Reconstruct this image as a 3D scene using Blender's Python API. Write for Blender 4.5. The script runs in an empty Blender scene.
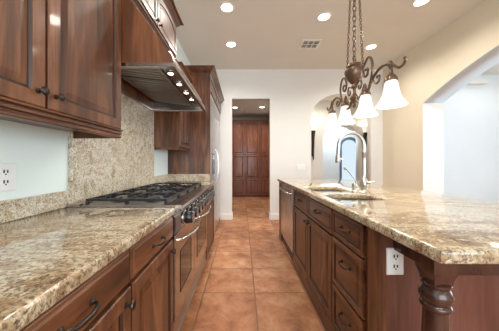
import bpy, bmesh, math, random
from mathutils import Vector, Matrix
random.seed(7)
PI = math.pi
S = bpy.context.scene
COL = S.collection

# ------------------------------------------------------------------ camera, world, light, exposure
cam_d = bpy.data.cameras.new('camera'); cam = bpy.data.objects.new('camera', cam_d); COL.objects.link(cam)
cam.location = (0, 0, 1.16); cam.rotation_euler = (PI/2, 0, 0)
cam_d.sensor_width = 36; cam_d.lens = 219/499*36; cam_d.shift_x = 0.015; cam_d.shift_y = -0.005
cam_d.clip_start = 0.02
S.camera = cam
S.view_settings.view_transform = 'Standard'; S.view_settings.look = 'None'
S.view_settings.gamma = 1; S.view_settings.use_curve_mapping = False
S.view_settings.exposure = 0.42
w = bpy.data.worlds.new('world'); S.world = w; w.use_nodes = True
w.node_tree.nodes['Background'].inputs[0].default_value = (0.80, 0.88, 0.96, 1)
w.node_tree.nodes['Background'].inputs[1].default_value = 0.8

def area(name, loc, target, sx, sy, power, color):
    d = bpy.data.lights.new(name, 'AREA'); d.shape = 'RECTANGLE'; d.size = sx; d.size_y = sy
    d.energy = power; d.color = color
    o = bpy.data.objects.new(name, d); COL.objects.link(o); o.location = loc
    o.rotation_euler = (Vector(target)-Vector(loc)).to_track_quat('-Z', 'Y').to_euler()
    return o
area('daylight_rear_window', (0.9, -3.25, 1.45), (0.9, 5, 1.3), 3.2, 2.2, 110, (0.86, 0.93, 1.0))
area('daylight_dining_window', (6.75, 1.4, 1.6), (3, 3.2, 1.0), 3.4, 2.0, 125, (0.74, 0.88, 1.0))

# ------------------------------------------------------------------ materials
def hexc(r, g, b):
    f = lambda c: ((c/255)/12.92 if c/255 <= .04045 else (((c/255)+.055)/1.055)**2.4)
    return (f(r), f(g), f(b), 1)
def new_mat(name, col, rough=.5, metal=0, coat=0, spec=None):
    m = bpy.data.materials.new(name); m.use_nodes = True
    b = m.node_tree.nodes['Principled BSDF']
    b.inputs['Base Color'].default_value = col; b.inputs['Roughness'].default_value = rough
    b.inputs['Metallic'].default_value = metal
    b.inputs['Coat Weight'].default_value = coat; b.inputs['Coat Roughness'].default_value = .08
    if spec is not None: b.inputs['Specular IOR Level'].default_value = spec
    return m
def nd(m, t, **k):
    n = m.node_tree.nodes.new(t)
    for a, v in k.items(): setattr(n, a, v)
    return n
def ln(m, a, b): m.node_tree.links.new(a, b)
def ramp(m, stops):
    r = nd(m, 'ShaderNodeValToRGB'); e = r.color_ramp.elements
    while len(e) < len(stops): e.new(.5)
    for x, (p, c) in zip(e, stops): x.position = p; x.color = c
    return r
def coords(m, scale, rnd=True, rot=(0, 0, 0)):
    tc = nd(m, 'ShaderNodeTexCoord'); mp = nd(m, 'ShaderNodeMapping')
    mp.inputs['Scale'].default_value = scale; mp.inputs['Rotation'].default_value = rot
    if rnd:
        oi = nd(m, 'ShaderNodeObjectInfo'); mu = nd(m, 'ShaderNodeMath', operation='MULTIPLY'); mu.inputs[1].default_value = 37
        ad = nd(m, 'ShaderNodeVectorMath', operation='ADD')
        ln(m, oi.outputs['Random'], mu.inputs[0]); ln(m, tc.outputs['Object'], ad.inputs[0]); ln(m, mu.outputs[0], ad.inputs[1])
        ln(m, ad.outputs[0], mp.inputs['Vector'])
    else: ln(m, tc.outputs['Object'], mp.inputs['Vector'])
    return mp.outputs[0]
def noise(m, vec, sc, det=4, dist=0, rough=.55):
    n = nd(m, 'ShaderNodeTexNoise'); n.inputs['Scale'].default_value = sc; n.inputs['Detail'].default_value = det
    n.inputs['Distortion'].default_value = dist; n.inputs['Roughness'].default_value = rough
    ln(m, vec, n.inputs['Vector']); return n.outputs['Fac']
def bump(m, h, s, d=.01):
    b = nd(m, 'ShaderNodeBump'); b.inputs['Strength'].default_value = s; b.inputs['Distance'].default_value = d
    ln(m, h, b.inputs['Height']); ln(m, b.outputs[0], m.node_tree.nodes['Principled BSDF'].inputs['Normal'])
def mix(m, f, a, b, mode='MIX'):
    x = nd(m, 'ShaderNodeMix', data_type='RGBA', blend_type=mode)
    for sock, v in ((x.inputs[0], f), (x.inputs[6], a), (x.inputs[7], b)):
        if hasattr(v, 'links'): ln(m, v, sock)
        else: sock.default_value = v
    return x.outputs[2]
def wood(name, axis, dark, mid, light, rough=.36):
    m = new_mat(name, mid, rough, 0, .18)
    sc = {'z': (7, 7, .9), 'y': (7, .9, 7), 'x': (.9, 7, 7)}[axis]
    v = coords(m, sc)
    n = noise(m, v, 1.6, 5, 1.2)
    r = ramp(m, [(.28, dark), (.5, mid), (.72, light)]); ln(m, n, r.inputs[0])
    sc2 = {'z': (90, 90, 3), 'y': (90, 3, 90), 'x': (3, 90, 90)}[axis]
    n2 = noise(m, coords(m, sc2), 1.2, 3)
    r2 = ramp(m, [(.3, (.72, .70, .68, 1)), (.6, (1, 1, 1, 1))]); ln(m, n2, r2.inputs[0])
    ln(m, mix(m, .6, r.outputs[0], r2.outputs[0], 'MULTIPLY'), m.node_tree.nodes['Principled BSDF'].inputs['Base Color'])
    return m
WD, WM, WL = hexc(52, 31, 19), hexc(97, 58, 36), hexc(142, 93, 60)
M = {}
M['wood'] = wood('cherry_wood_upright_grain', 'z', WD, WM, WL)
M['wood_y'] = wood('cherry_wood_level_grain', 'y', WD, WM, WL)
M['wood_x'] = wood('cherry_wood_cross_grain', 'x', WD, WM, WL)
M['wood_red'] = wood('cherry_wood_red_panel', 'z', hexc(86, 50, 42), hexc(106, 66, 56), hexc(124, 82, 70), .3)
M['wood_hall'] = wood('cherry_wood_hall', 'z', hexc(100, 52, 34), hexc(130, 74, 48), hexc(152, 94, 64))
M['glaze'] = new_mat('dark_glaze', hexc(52, 28, 18), .4)
M['wood_post'] = wood('turned_post_wood', 'z', hexc(52, 32, 26), hexc(70, 44, 35), hexc(86, 56, 45), .22)

def granite(name, streak, c, rough, ang, vein, speck):
    """c: cream, base, tan, brown, dark"""
    cream, base, tan, brown, dark = c
    m = new_mat(name, base, rough, 0, .22); m.node_tree.nodes['Principled BSDF'].inputs['Coat Roughness'].default_value = .03
    v = coords(m, streak, False, (0, 0, ang)); vo = coords(m, (1, 1, 1), False)
    r1 = ramp(m, [(.34, brown), (.42, tan), (.49, base), (.55, cream), (.63, base), (.72, tan)]); ln(m, noise(m, v, vein, 8, 1.6, .72), r1.inputs[0])
    def layer(col_in, sc, lo, hi, col, amt, det=3, dist=.5):
        r = ramp(m, [(lo, (amt, amt, amt, 1)), (hi, (0, 0, 0, 1))]); ln(m, noise(m, vo, sc, det, dist, .6), r.inputs[0])
        return mix(m, r.outputs[0], col_in, col)
    x = layer(r1.outputs[0], speck*.55, .38, .46, brown, .45)
    x = layer(x, speck*.8, .37, .43, cream, .9)
    x = layer(x, speck*1.15, .37, .43, dark, .66, 4)
    x = layer(x, speck*1.9, .40, .46, dark, .6, 2)
    ln(m, x, m.node_tree.nodes['Principled BSDF'].inputs['Base Color'])
    return m
M['granite'] = granite('gold_granite', (.75, 2.0, 1), (hexc(206, 194, 168), hexc(178, 158, 128), hexc(158, 132, 102), hexc(120, 94, 70), hexc(56, 48, 44)), .07, .45, 4, 62)
M['granite_wall'] = granite('pale_granite_slab', (1, 1, 1), (hexc(226, 218, 202), hexc(204, 192, 168), hexc(196, 180, 152), hexc(158, 134, 104), hexc(82, 74, 66)), .15, 0, 9, 78)

def plaster(name, col, var=.03):
    m = new_mat(name, col, .75)
    n = noise(m, coords(m, (1, 1, 1), False), 1.5, 3)
    d = tuple(c*(1-var) for c in col[:3])+(1,)
    r = ramp(m, [(.35, d), (.65, col)]); ln(m, n, r.inputs[0])
    ln(m, r.outputs[0], m.node_tree.nodes['Principled BSDF'].inputs['Base Color'])
    bump(m, noise(m, coords(m, (1, 1, 1), False), 60, 3), .06, .003)
    return m
M['wall'] = plaster('warm_white_plaster', hexc(229, 229, 225))
M['wall_beige'] = plaster('beige_plaster', hexc(226, 216, 194))
M['wall_cool'] = plaster('pale_plaster', hexc(222, 226, 226))
M['wall_mint'] = plaster('pale_mint_white_plaster', hexc(232, 244, 241))
M['wall_blue_lit'] = plaster('pale_plaster_blue_lit', hexc(206, 217, 221))
M['ceiling'] = plaster('ceiling_paint', hexc(224, 222, 213))
M['trim'] = new_mat('white_trim_paint', hexc(236, 234, 228), .4)
M['plastic'] = new_mat('white_plastic', hexc(236, 238, 238), .35)
M['slot'] = new_mat('dark_slot', (.02, .02, .02, 1), .6)

def tile():
    m = new_mat('terracotta_tile', hexc(190, 130, 92), .5, 0, 0)
    tc = nd(m, 'ShaderNodeTexCoord'); sub = nd(m, 'ShaderNodeVectorMath', operation='SUBTRACT'); sub.inputs[1].default_value = (.113, 1.958, 0)
    ln(m, tc.outputs['Object'], sub.inputs[0])
    dv = nd(m, 'ShaderNodeVectorMath', operation='DIVIDE'); dv.inputs[1].default_value = (.457, .457, 1); ln(m, sub.outputs[0], dv.inputs[0])
    fl = nd(m, 'ShaderNodeVectorMath', operation='FLOOR'); ln(m, dv.outputs[0], fl.inputs[0])
    fr = nd(m, 'ShaderNodeVectorMath', operation='FRACTION'); ln(m, dv.outputs[0], fr.inputs[0])
    wn = nd(m, 'ShaderNodeTexWhiteNoise', noise_dimensions='3D'); ln(m, fl.outputs[0], wn.inputs['Vector'])
    s = nd(m, 'ShaderNodeSeparateXYZ'); ln(m, fr.outputs[0], s.inputs[0])
    def edge(o):
        a = nd(m, 'ShaderNodeMath', operation='SUBTRACT'); a.inputs[1].default_value = .5; ln(m, o, a.inputs[0])
        b = nd(m, 'ShaderNodeMath', operation='ABSOLUTE'); ln(m, a.outputs[0], b.inputs[0]); return b.outputs[0]
    mx = nd(m, 'ShaderNodeMath', operation='MAXIMUM'); ln(m, edge(s.outputs[0]), mx.inputs[0]); ln(m, edge(s.outputs[1]), mx.inputs[1])
    n0 = noise(m, coords(m, (1, 1, 1), False), 9, 3)
    wob = nd(m, 'ShaderNodeMath', operation='MULTIPLY_ADD'); wob.inputs[1].default_value = .012; ln(m, n0, wob.inputs[0]); ln(m, mx.outputs[0], wob.inputs[2])
    gr = ramp(m, [(.489, (0, 0, 0, 1)), (.500, (1, 1, 1, 1))]); ln(m, wob.outputs[0], gr.inputs[0])
    v = nd(m, 'ShaderNodeVectorMath', operation='ADD'); ln(m, tc.outputs['Object'], v.inputs[0]); ln(m, wn.outputs['Color'], v.inputs[1])
    r = ramp(m, [(.32, hexc(148, 100, 70)), (.48, hexc(192, 136, 97)), (.66, hexc(214, 174, 138))]); ln(m, noise(m, v.outputs[0], 5.5, 9, .4, .68), r.inputs[0])
    tint = ramp(m, [(0, hexc(214, 196, 184)), (1, hexc(255, 252, 248))]); ln(m, wn.outputs['Value'], tint.inputs[0])
    c = mix(m, 1.0, r.outputs[0], tint.outputs[0], 'MULTIPLY')
    c = mix(m, gr.outputs[0], c, hexc(134, 94, 68))
    ln(m, c, m.node_tree.nodes['Principled BSDF'].inputs['Base Color'])
    inv = nd(m, 'ShaderNodeMath', operation='SUBTRACT'); inv.inputs[0].default_value = 1; ln(m, gr.outputs[0], inv.inputs[1])
    h = nd(m, 'ShaderNodeMath', operation='MULTIPLY_ADD'); h.inputs[1].default_value = .25; ln(m, noise(m, v.outputs[0], 12, 4), h.inputs[0]); ln(m, inv.outputs[0], h.inputs[2])
    bump(m, h.outputs[0], .35, .004)
    return m
M['tile'] = tile()
def steel(name, col, rough, axis='y'):
    m = new_mat(name, col, rough, 1)
    v = coords(m, {'y': (30, 1, 30), 'z': (30, 30, 1), 'x': (1, 30, 30)}[axis])
    r = ramp(m, [(.2, (rough*.7,)*3+(1,)), (.8, (rough*1.3,)*3+(1,))]); ln(m, noise(m, v, 1, 2), r.inputs[0])
    ln(m, r.outputs[0], m.node_tree.nodes['Principled BSDF'].inputs['Roughness'])
    return m
M['steel'] = new_mat('brushed_stainless', (.42, .39, .37, 1), .2, 1)
M['sink_steel'] = new_mat('satin_sink_steel', (.22, .21, .2, 1), .38, 1)
M['steel_z'] = steel('brushed_stainless_upright', (.66, .66, .67, 1), .3, 'z')
M['steel_kick'] = new_mat('satin_stainless', (.42, .40, .38, 1), .32, 1)
M['chrome'] = new_mat('polished_chrome', (.8, .8, .8, 1), .1, 1)
M['steel_dark'] = new_mat('smoky_baffle_steel', (.46, .43, .40, 1), .38, 1)
M['nickel'] = new_mat('brushed_nickel', (.5, .49, .47, 1), .33, 1)
M['iron'] = new_mat('black_cast_iron', hexc(28, 30, 36), .28)
M['glass_dark'] = new_mat('dark_oven_glass', hexc(38, 30, 24), .08)
M['tray'] = new_mat('dark_enamel_tray', hexc(150, 142, 134), .3, .6)
M['black'] = new_mat('black_plastic', hexc(26, 26, 28), .25)
M['bronze'] = new_mat('dark_bronze', hexc(66, 56, 50), .35, .8)
M['antique'] = new_mat('antique_bronze', hexc(120, 98, 80), .33, .7)
def emit(name, col, s, base=(.9, .88, .84, 1)):
    m = new_mat(name, base, .4); b = m.node_tree.nodes['Principled BSDF']
    b.inputs['Emission Color'].default_value = col; b.inputs['Emission Strength'].default_value = s
    return m
M['lens'] = emit('lit_lamp_lens', (1, .96, .88, 1), 6)
M['shade'] = emit('lit_alabaster_glass', (1, .93, .82, 1), .42)
M['led'] = emit('lit_hood_lamp', (1, .95, .86, 1), 8)
M['glass'] = new_mat('window_glass', (.85, .93, .95, 1), .02); M['glass'].node_tree.nodes['Principled BSDF'].inputs['Transmission Weight'].default_value = 1
M['glass'].node_tree.nodes['Principled BSDF'].inputs['IOR'].default_value = 1.02

# ------------------------------------------------------------------ helpers
def base_of(parent):
    v = Vector((0, 0, 0))
    while parent is not None: v += parent.location; parent = parent.parent
    return v
def thing(name, label, cat, loc, group=None):
    o = bpy.data.objects.new(name, None); COL.objects.link(o); o.empty_display_size = .05
    o.location = loc; o['label'] = label; o['category'] = cat
    if group: o['group'] = group
    return o
def tag(o, label, cat, group=None):
    o['label'] = label; o['category'] = cat
    if group: o['group'] = group
    return o
def obj(name, bm, mats, parent=None, loc=None, smooth=None, bevel=0):
    """bm is in world coordinates; the mesh is stored relative to its parent (or to loc)"""
    off = base_of(parent) if parent is not None else Vector(loc or (0, 0, 0))
    bmesh.ops.translate(bm, verts=bm.verts, vec=-off)
    bmesh.ops.recalc_face_normals(bm, faces=bm.faces)
    me = bpy.data.meshes.new(name); bm.to_mesh(me); bm.free()
    for x in (mats if isinstance(mats, (list, tuple)) else [mats]): me.materials.append(M[x])
    o = bpy.data.objects.new(name, me); COL.objects.link(o)
    if parent is not None: o.parent = parent
    elif loc: o.location = loc
    if smooth is not None:
        for p in me.polygons: p.use_smooth = True
        me.set_sharp_from_angle(angle=math.radians(smooth))
    if bevel:
        b = o.modifiers.new('bevel', 'BEVEL'); b.width = bevel; b.segments = 2; b.limit_method = 'ANGLE'
    return o
def struct(name, bm, m, **k):
    o = obj(name, bm, m, **k); o['kind'] = 'structure'; return o
def B(*boxes):
    bm = bmesh.new()
    for b in boxes: add_box(bm, *b)
    return bm
def add_box(bm, x0, x1, y0, y1, z0, z1, mi=0):
    vs = [bm.verts.new((x, y, z)) for x in (x0, x1) for y in (y0, y1) for z in (z0, z1)]
    for f in ((0, 1, 3, 2), (4, 6, 7, 5), (0, 4, 5, 1), (2, 3, 7, 6), (0, 2, 6, 4), (1, 5, 7, 3)):
        bm.faces.new([vs[i] for i in f]).material_index = mi
def frame(p, n):
    n = n.normalized(); a = Vector((0, 0, 1)) if abs(n.z) < .9 else Vector((1, 0, 0))
    u = n.cross(a).normalized(); return u, n.cross(u)
def add_tube(bm, pts, r, seg=8, mi=0, closed=False, cap=True):
    pts = [Vector(p) for p in pts]; n = len(pts); rr = r if isinstance(r, (list, tuple)) else [r]*n
    rings = []; pu = None
    for i, p in enumerate(pts):
        a = pts[(i-1) % n] if (closed or i) else p; b = pts[(i+1) % n] if (closed or i < n-1) else p
        t = (b-a).normalized()
        if pu is None: u, v = frame(p, t)
        else:
            u = (pu-t*pu.dot(t)).normalized(); v = t.cross(u)
        pu = u
        rings.append([bm.verts.new(p+(u*math.cos(2*PI*k/seg)+v*math.sin(2*PI*k/seg))*rr[i]) for k in range(seg)])
    for i in range(n if closed else n-1):
        A, C = rings[i], rings[(i+1) % n]
        for k in range(seg): bm.faces.new((A[k], A[(k+1) % seg], C[(k+1) % seg], C[k])).material_index = mi
    if cap and not closed:
        bm.faces.new(rings[0][::-1]).material_index = mi; bm.faces.new(rings[-1]).material_index = mi
def add_lathe(bm, o, axis, prof, seg=24, mi=0):
    """prof: (radius, height along axis) pairs"""
    o = Vector(o); ax = Vector(axis).normalized(); u, v = frame(o, ax); rings = []
    for r, h in prof:
        if r < 1e-5: rings.append([bm.verts.new(o+ax*h)])
        else: rings.append([bm.verts.new(o+ax*h+(u*math.cos(2*PI*k/seg)+v*math.sin(2*PI*k/seg))*r) for k in range(seg)])
    for A, C in zip(rings, rings[1:]):
        for k in range(seg):
            a, b, c, d = A[k % len(A)], A[(k+1) % len(A)], C[(k+1) % len(C)], C[k % len(C)]
            f = [a]; [f.append(q) for q in (b, c, d) if q not in f]
            if len(f) > 2: bm.faces.new(f).material_index = mi
    for R in (rings[0], rings[-1]):
        if len(R) > 2: bm.faces.new(R).material_index = mi
def add_prism(bm, poly, P, mi=0):
    """poly 2D list, P(a,b,t) -> Vector, t in 0/1"""
    A = [bm.verts.new(P(a, b, 0)) for a, b in poly]; C = [bm.verts.new(P(a, b, 1)) for a, b in poly]; n = len(poly)
    bm.faces.new(A).material_index = mi; bm.faces.new(C[::-1]).material_index = mi
    for i in range(n): bm.faces.new((A[i], C[i], C[(i+1) % n], A[(i+1) % n])).material_index = mi
def loft(bm, Mp, u0, u1, v0, v1, prof, arch=0):
    """stack of rectangles (inset, height, material index of the band that follows)"""
    def loop(d, w):
        pts = [(u0+d, v0+d), (u1-d, v0+d)]
        if arch and d > .02:
            for k in range(9):
                t = k/8; u = (u1-d)+(u0+d-u1+d)*t
                pts.append((u, v1-d-arch*(2*t-1)**2))
        elif arch:
            for k in range(9):
                t = k/8; pts.append(((u1-d)+(u0+d-u1+d)*t, v1-d))
        else: pts += [(u1-d, v1-d), (u0+d, v1-d)]
        return [bm.verts.new(Mp(u, v, w)) for u, v in pts]
    prev = loop(0, 0); n = len(prev); bm.faces.new(prev)
    for d, w, mi in prof:
        cur = loop(d, w)
        for i in range(n): bm.faces.new((prev[i], prev[(i+1) % n], cur[(i+1) % n], cur[i])).material_index = mi
        prev = cur
    bm.faces.new(prev).material_index = prof[-1][2]
DOOR = [(0, .016, 0), (.004, .020, 0), (.050, .020, 0), (.056, .012, 1), (.062, .012, 1), (.088, .018, 0)]
SMALLD = [(0, .016, 0), (.004, .020, 0), (.038, .020, 0), (.042, .013, 1), (.047, .013, 1), (.066, .018, 0)]
SLAB = [(0, .010, 0), (.003, .013, 0), (.010, .014, 0), (.014, .019, 0)]
DRAWER = [(0, .015, 0), (.003, .019, 0), (.020, .019, 0), (.023, .014, 1), (.027, .014, 1), (.036, .018, 0)]
def panel_bm(Mp, u0, u1, v0, v1, prof=DOOR, arch=0):
    bm = bmesh.new(); loft(bm, Mp, u0, u1, v0, v1, prof, arch); return bm
def MX(x0, s):   # cabinet face in plane x=x0 facing s*x ; u=Y v=Z
    return lambda u, v, w: Vector((x0+s*w, u, v))
def MY(y0, s):
    return lambda u, v, w: Vector((u, y0+s*w, v))
def knob(Mp, u, v, parent, w=.020):
    bm = bmesh.new(); o = Mp(u, v, w); ax = Mp(u, v, w+1)-o
    add_lathe(bm, o, ax, [(.009, 0), (.009, .003), (.005, .006), (.005, .013), (.011, .017), (.015, .022), (.013, .028), (.006, .031), (0, .0315)], 14)
    obj('knob', bm, 'bronze', parent, smooth=40)
def pull(Mp, u, v, parent, L=.1, w=.018):
    bm = bmesh.new(); pts = []; rad = []
    for k in range(13):
        t = k/12; a = PI*t
        pts.append(Mp(u-L/2*math.cos(a)*1.0, v-.004*math.sin(a), w+.004+.026*math.sin(a)**.7)); rad.append(.0036+.0026*math.sin(a))
    add_tube(bm, pts, rad, 8)
    for s in (-1, 1):
        o = Mp(u+s*L/2, v, w); add_lathe(bm, o, Mp(u, v, 1)-Mp(u, v, 0), [(.010, 0), (.0105, .003), (.007, .006), (.003, .009), (0, .0095)], 12)
    obj('pull_handle', bm, 'bronze', parent, smooth=45)
def curve_slab(outer, holes, P, t0, t1, bev=0):
    """filled 2D outline with holes -> bmesh, mapped by P(a,b,t)"""
    cu = bpy.data.curves.new('c', 'CURVE'); cu.dimensions = '2D'; cu.fill_mode = 'BOTH'
    cu.extrude = (t1-t0)/2-bev; cu.bevel_depth = bev; cu.bevel_resolution = 3; cu.offset = -bev
    for lp in [outer]+holes:
        sp = cu.splines.new('POLY'); sp.points.add(len(lp)-1); sp.use_cyclic_u = True
        for p, (a, b) in zip(sp.points, lp): p.co = (a, b, 0, 1)
    o = bpy.data.objects.new('c', cu); COL.objects.link(o)
    dg = bpy.context.evaluated_depsgraph_get(); me = bpy.data.meshes.new_from_object(o.evaluated_get(dg))
    bm = bmesh.new(); bm.from_mesh(me); bmesh.ops.remove_doubles(bm, verts=bm.verts, dist=.00005)
    for v in bm.verts: v.co = P(v.co.x, v.co.y, v.co.z+(t0+t1)/2)
    bpy.data.objects.remove(o); bpy.data.curves.remove(cu); bpy.data.meshes.remove(me)
    return bm
def rrect(x0, x1, y0, y1, r, n=6):
    out = []
    for cx, cy, a0 in ((x1-r, y1-r, 0), (x0+r, y1-r, 90), (x0+r, y0+r, 180), (x1-r, y0+r, 270)):
        for k in range(n+1):
            a = math.radians(a0+90*k/n); out.append((cx+r*math.cos(a), cy+r*math.sin(a)))
    return out
def sweep(bm, prof, A, C, out, mi=0):
    """extrude a profile of (outward, up) from A to C"""
    A, C, out = Vector(A), Vector(C), Vector(out); n = len(prof)
    a = [bm.verts.new(A+out*p+Vector((0, 0, q))) for p, q in prof]; c = [bm.verts.new(C+out*p+Vector((0, 0, q))) for p, q in prof]
    for i in range(n): bm.faces.new((a[i], a[(i+1) % n], c[(i+1) % n], c[i])).material_index = mi
    bm.faces.new(a); bm.faces.new(c[::-1])
def sweep_path(bm, prof, path, mi=0):
    """path: list of (point, outward vector incl. mitre)"""
    R = [[bm.verts.new(Vector(p)+Vector(o)*a+Vector((0, 0, b))) for a, b in prof] for p, o in path]; n = len(prof)
    for A, C in zip(R, R[1:]):
        for i in range(n): bm.faces.new((A[i], A[(i+1) % n], C[(i+1) % n], C[i])).material_index = mi
    bm.faces.new(R[0]); bm.faces.new(R[-1][::-1])

XW, XR, YB, ZC = -1.0, 2.88, 4.488, 3.08
YF = -3.0
# ------------------------------------------------------------------ structure
struct('floor', B((-2.2, 7.0, -3.2, 9.2, -.1, 0)), 'tile')
struct('ceiling', B((XW-.15, 7.0, -3.2, 4.9, ZC, ZC+.1)), 'ceiling')
struct('wall_left', B((XW-.15, XW, -3.2, YB+.14, 0, ZC)), 'wall_mint')
def arc_pts(cx, r, zs, rise, n=24):   # right to left elliptical top
    return [(cx+r*math.cos(PI*k/n), zs+rise*math.sin(PI*k/n)) for k in range(n+1)]
# back wall: doorway and tall arched opening
a_cx, a_r = 2.03, .615
outline = [(XW, 0), (-.205, 0), (-.205, 2.49), (.574, 2.49), (.574, 0), (a_cx-a_r, 0)] + arc_pts(a_cx, a_r, 2.08, .50)[::-1] + [(a_cx+a_r, 0), (XR+.32, 0), (XR+.32, ZC), (XW, ZC)]
struct('wall_back', curve_slab(outline, [], lambda a, b, t: Vector((a, t, b)), YB, YB+.14), 'wall')
# right wall with broad segmental arch
R, Yc = 4.5, 1.45; crest = 2.60
pts = []
for k in range(31):
    y = -.59+(3.49+.59)*k/30; pts.append((y, crest-R+math.sqrt(R*R-(y-Yc)**2)))
outline = [(-3.2, 0), (-.59, 0)] + pts + [(3.49, 0), (YB, 0), (YB, ZC), (-3.2, ZC)]
struct('wall_right', curve_slab(outline, [], lambda a, b, t: Vector((t, a, b)), XR, XR+.32), ['wall_beige', 'wall_blue_lit'])
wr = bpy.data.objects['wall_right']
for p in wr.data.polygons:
    if p.normal.x > -.7 and p.center.z < 2.95: p.material_index = 1  # bluish light on the arch's inner faces is put into their colour
struct('trim_1', B((XR-.004, XR+.324, 3.478, 3.4895, 0, 2.085), (XR-.008, XR+.328, 3.470, 3.4895, 2.085, 2.108)), 'trim')
# rear wall with a wide window behind the camera
struct('wall_rear', curve_slab([(XW, 0), (XR, 0), (XR, ZC), (XW, ZC)], [[(-.7, .35), (2.5, .35), (2.5, 2.55), (-.7, 2.55)]], lambda a, b, t: Vector((a, t, b)), YF-.15, YF), 'wall')
bm = B((-.7, 2.5, YF-.1, YF-.06, .35, .40), (-.7, 2.5, YF-.1, YF-.06, 2.5, 2.55), (-.7, -.65, YF-.1, YF-.06, .4, 2.5), (2.45, 2.5, YF-.1, YF-.06, .4, 2.5), (.88, .92, YF-.1, YF-.06, .4, 2.5))
struct('window_1', bm, 'trim')
# dining room beyond the arch
struct('wall_dining_back', B((XR+.32, 6.6, 4.77, 4.9, 0, ZC)), 'wall_cool')
struct('wall_dining_front', B((XR+.32, 6.6, -3.2, -3.0, 0, ZC)), 'wall_cool')
struct('wall_dining_right', curve_slab([(-3.0, 0), (4.9, 0), (4.9, ZC), (-3.0, ZC)], [[(-.3, .6), (3.1, .6), (3.1, 2.6), (-.3, 2.6)]], lambda a, b, t: Vector((t, a, b)), 6.5, 6.65), 'wall_cool')
struct('window_2', B((6.55, 6.6, -.3, 3.1, .6, .65), (6.55, 6.6, -.3, 3.1, 2.55, 2.6), (6.55, 6.6, -.3, -.25, .65, 2.55), (6.55, 6.6, 3.05, 3.1, .65, 2.55), (6.55, 6.6, 1.38, 1.42, .65, 2.55)), 'trim')
# hall behind the doorway and vestibule behind the arch
struct('wall_hall_left', B((-1.6, -1.48, YB+.14, 8.2, 0, 2.85)), 'wall')
struct('wall_hall_right', B((1.1, 1.22, YB+.14, 8.2, 0, 2.85)), 'wall')
struct('wall_hall_back', B((-1.6, 1.22, 8.05, 8.2, 0, 2.85)), 'wall_beige')
struct('ceiling_hall', B((-1.6, 5.2, YB+.14, 9.2, 2.85, 2.95)), 'ceiling')
v_cx, v_r = 2.70, .52
struct('wall_vestibule', curve_slab([(1.22, 0), (v_cx-v_r, 0)] + arc_pts(v_cx, v_r, 1.80, .40)[::-1] + [(v_cx+v_r, 0), (5.0, 0), (5.0, 2.85), (1.22, 2.85)], [], lambda a, b, t: Vector((a, t, b)), 5.9, 6.2), 'wall')
struct('wall_vestibule_right', B((5.0, 5.15, YB+.45, 8.4, 0, 2.85)), 'wall')
struct('wall_vestibule_back', curve_slab([(1.22, 0), (5.0, 0), (5.0, 2.85), (1.22, 2.85)], [[(3.34, .15), (4.05, .15)] + arc_pts(3.695, .355, 1.72, .33)], lambda a, b, t: Vector((a, t, b)), 7.5, 7.65), 'wall_cool')
# arched window at the end
wn = bmesh.new()
fr_out = [(3.34, .15), (4.05, .15)] + arc_pts(3.695, .355, 1.72, .33); fr_in = [(3.43, .24), (3.96, .24)] + arc_pts(3.695, .265, 1.72, .24)
win3 = curve_slab(fr_out, [fr_in], lambda a, b, t: Vector((a, t, b)), 7.52, 7.57)
wn.free()
M['blue_frame'] = new_mat('slate_blue_window_frame', hexc(84, 104, 128), .4)
o = struct('window_3', win3, 'blue_frame')
g = obj('pane', curve_slab(fr_in, [], lambda a, b, t: Vector((a, t, b)), 7.54, 7.545), 'glass', o); g['kind'] = 'structure'
# baseboards
BBP = [(0, 0), (.014, 0), (.014, .10), (.010, .115), (.006, .13), (0, .13)]
bm = bmesh.new(); sweep(bm, BBP, (-.44, YB, 0), (-.219, YB, 0), (0, -1, 0)); add_box(bm, -.219, -.205, YB-.014, YB+.14, 0, .13)
o = bm; add_box(o, -.205, -.193, YB-.0, YB+.14, 0, .13)
struct('baseboard_back', bm, 'trim')
bm = bmesh.new(); sweep(bm, BBP, (.588, YB, 0), (a_cx-a_r, YB, 0), (0, -1, 0)); add_box(bm, .562, .574, YB, YB+.14, 0, .13)
sweep(bm, BBP, (a_cx+a_r, YB, 0), (XR, YB, 0), (0, -1, 0))
struct('baseboard_back_right', bm, 'trim')
bm = bmesh.new(); sweep(bm, BBP, (XR, 3.49, 0), (XR, YB-.014, 0), (-1, 0, 0)); struct('baseboard_right', bm, 'trim')
bm = bmesh.new(); sweep(bm, BBP, (XR+.32, 4.77, 0), (6.5, 4.77, 0), (0, -1, 0)); struct('baseboard_dining', bm, 'trim')

# ------------------------------------------------------------------ left base cabinets
ZT, ZU = .914, .873           # counter top, underside
LF = -.395                    # cabinet box front; fronts reach -.375
def base_cab(y0, y1, label, knob_u, depth_x=LF, group='cherry base cabinets on the left wall'):
    t = thing('base_cabinet', label, 'cabinet', ((XW+depth_x)/2, (y0+y1)/2, 0), group)
    obj('cabinet_body', B((XW+.002, depth_x, y0+.001, y1-.001, .10, ZU), (XW+.002, depth_x-.06, y0+.001, y1-.001, 0, .10)), 'wood', t)
    mp = MX(depth_x, 1)
    d = obj('drawer', panel_bm(mp, y0+.003, y1-.003, .755, .867, SLAB), ['wood_y', 'glaze'], t); pull(mp, (y0+y1)/2, .812, d)
    d = obj('door', panel_bm(mp, y0+.006, y1-.006, .115, .744), ['wood', 'glaze'], t); knob(mp, knob_u, .70, d)
    return t
base_cab(-.24, .25, 'cherry base cabinet at the very near end of the left run, under the counter end', .21)
base_cab(.252, .748, 'cherry base cabinet in the near left corner, knob at its far edge', .708)
base_cab(.75, 1.208, 'cherry base cabinet with drawer and door directly before the range', 1.14)
base_cab(2.337, 2.945, 'cherry base cabinet between the range and the refrigerator', 2.40)

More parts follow.
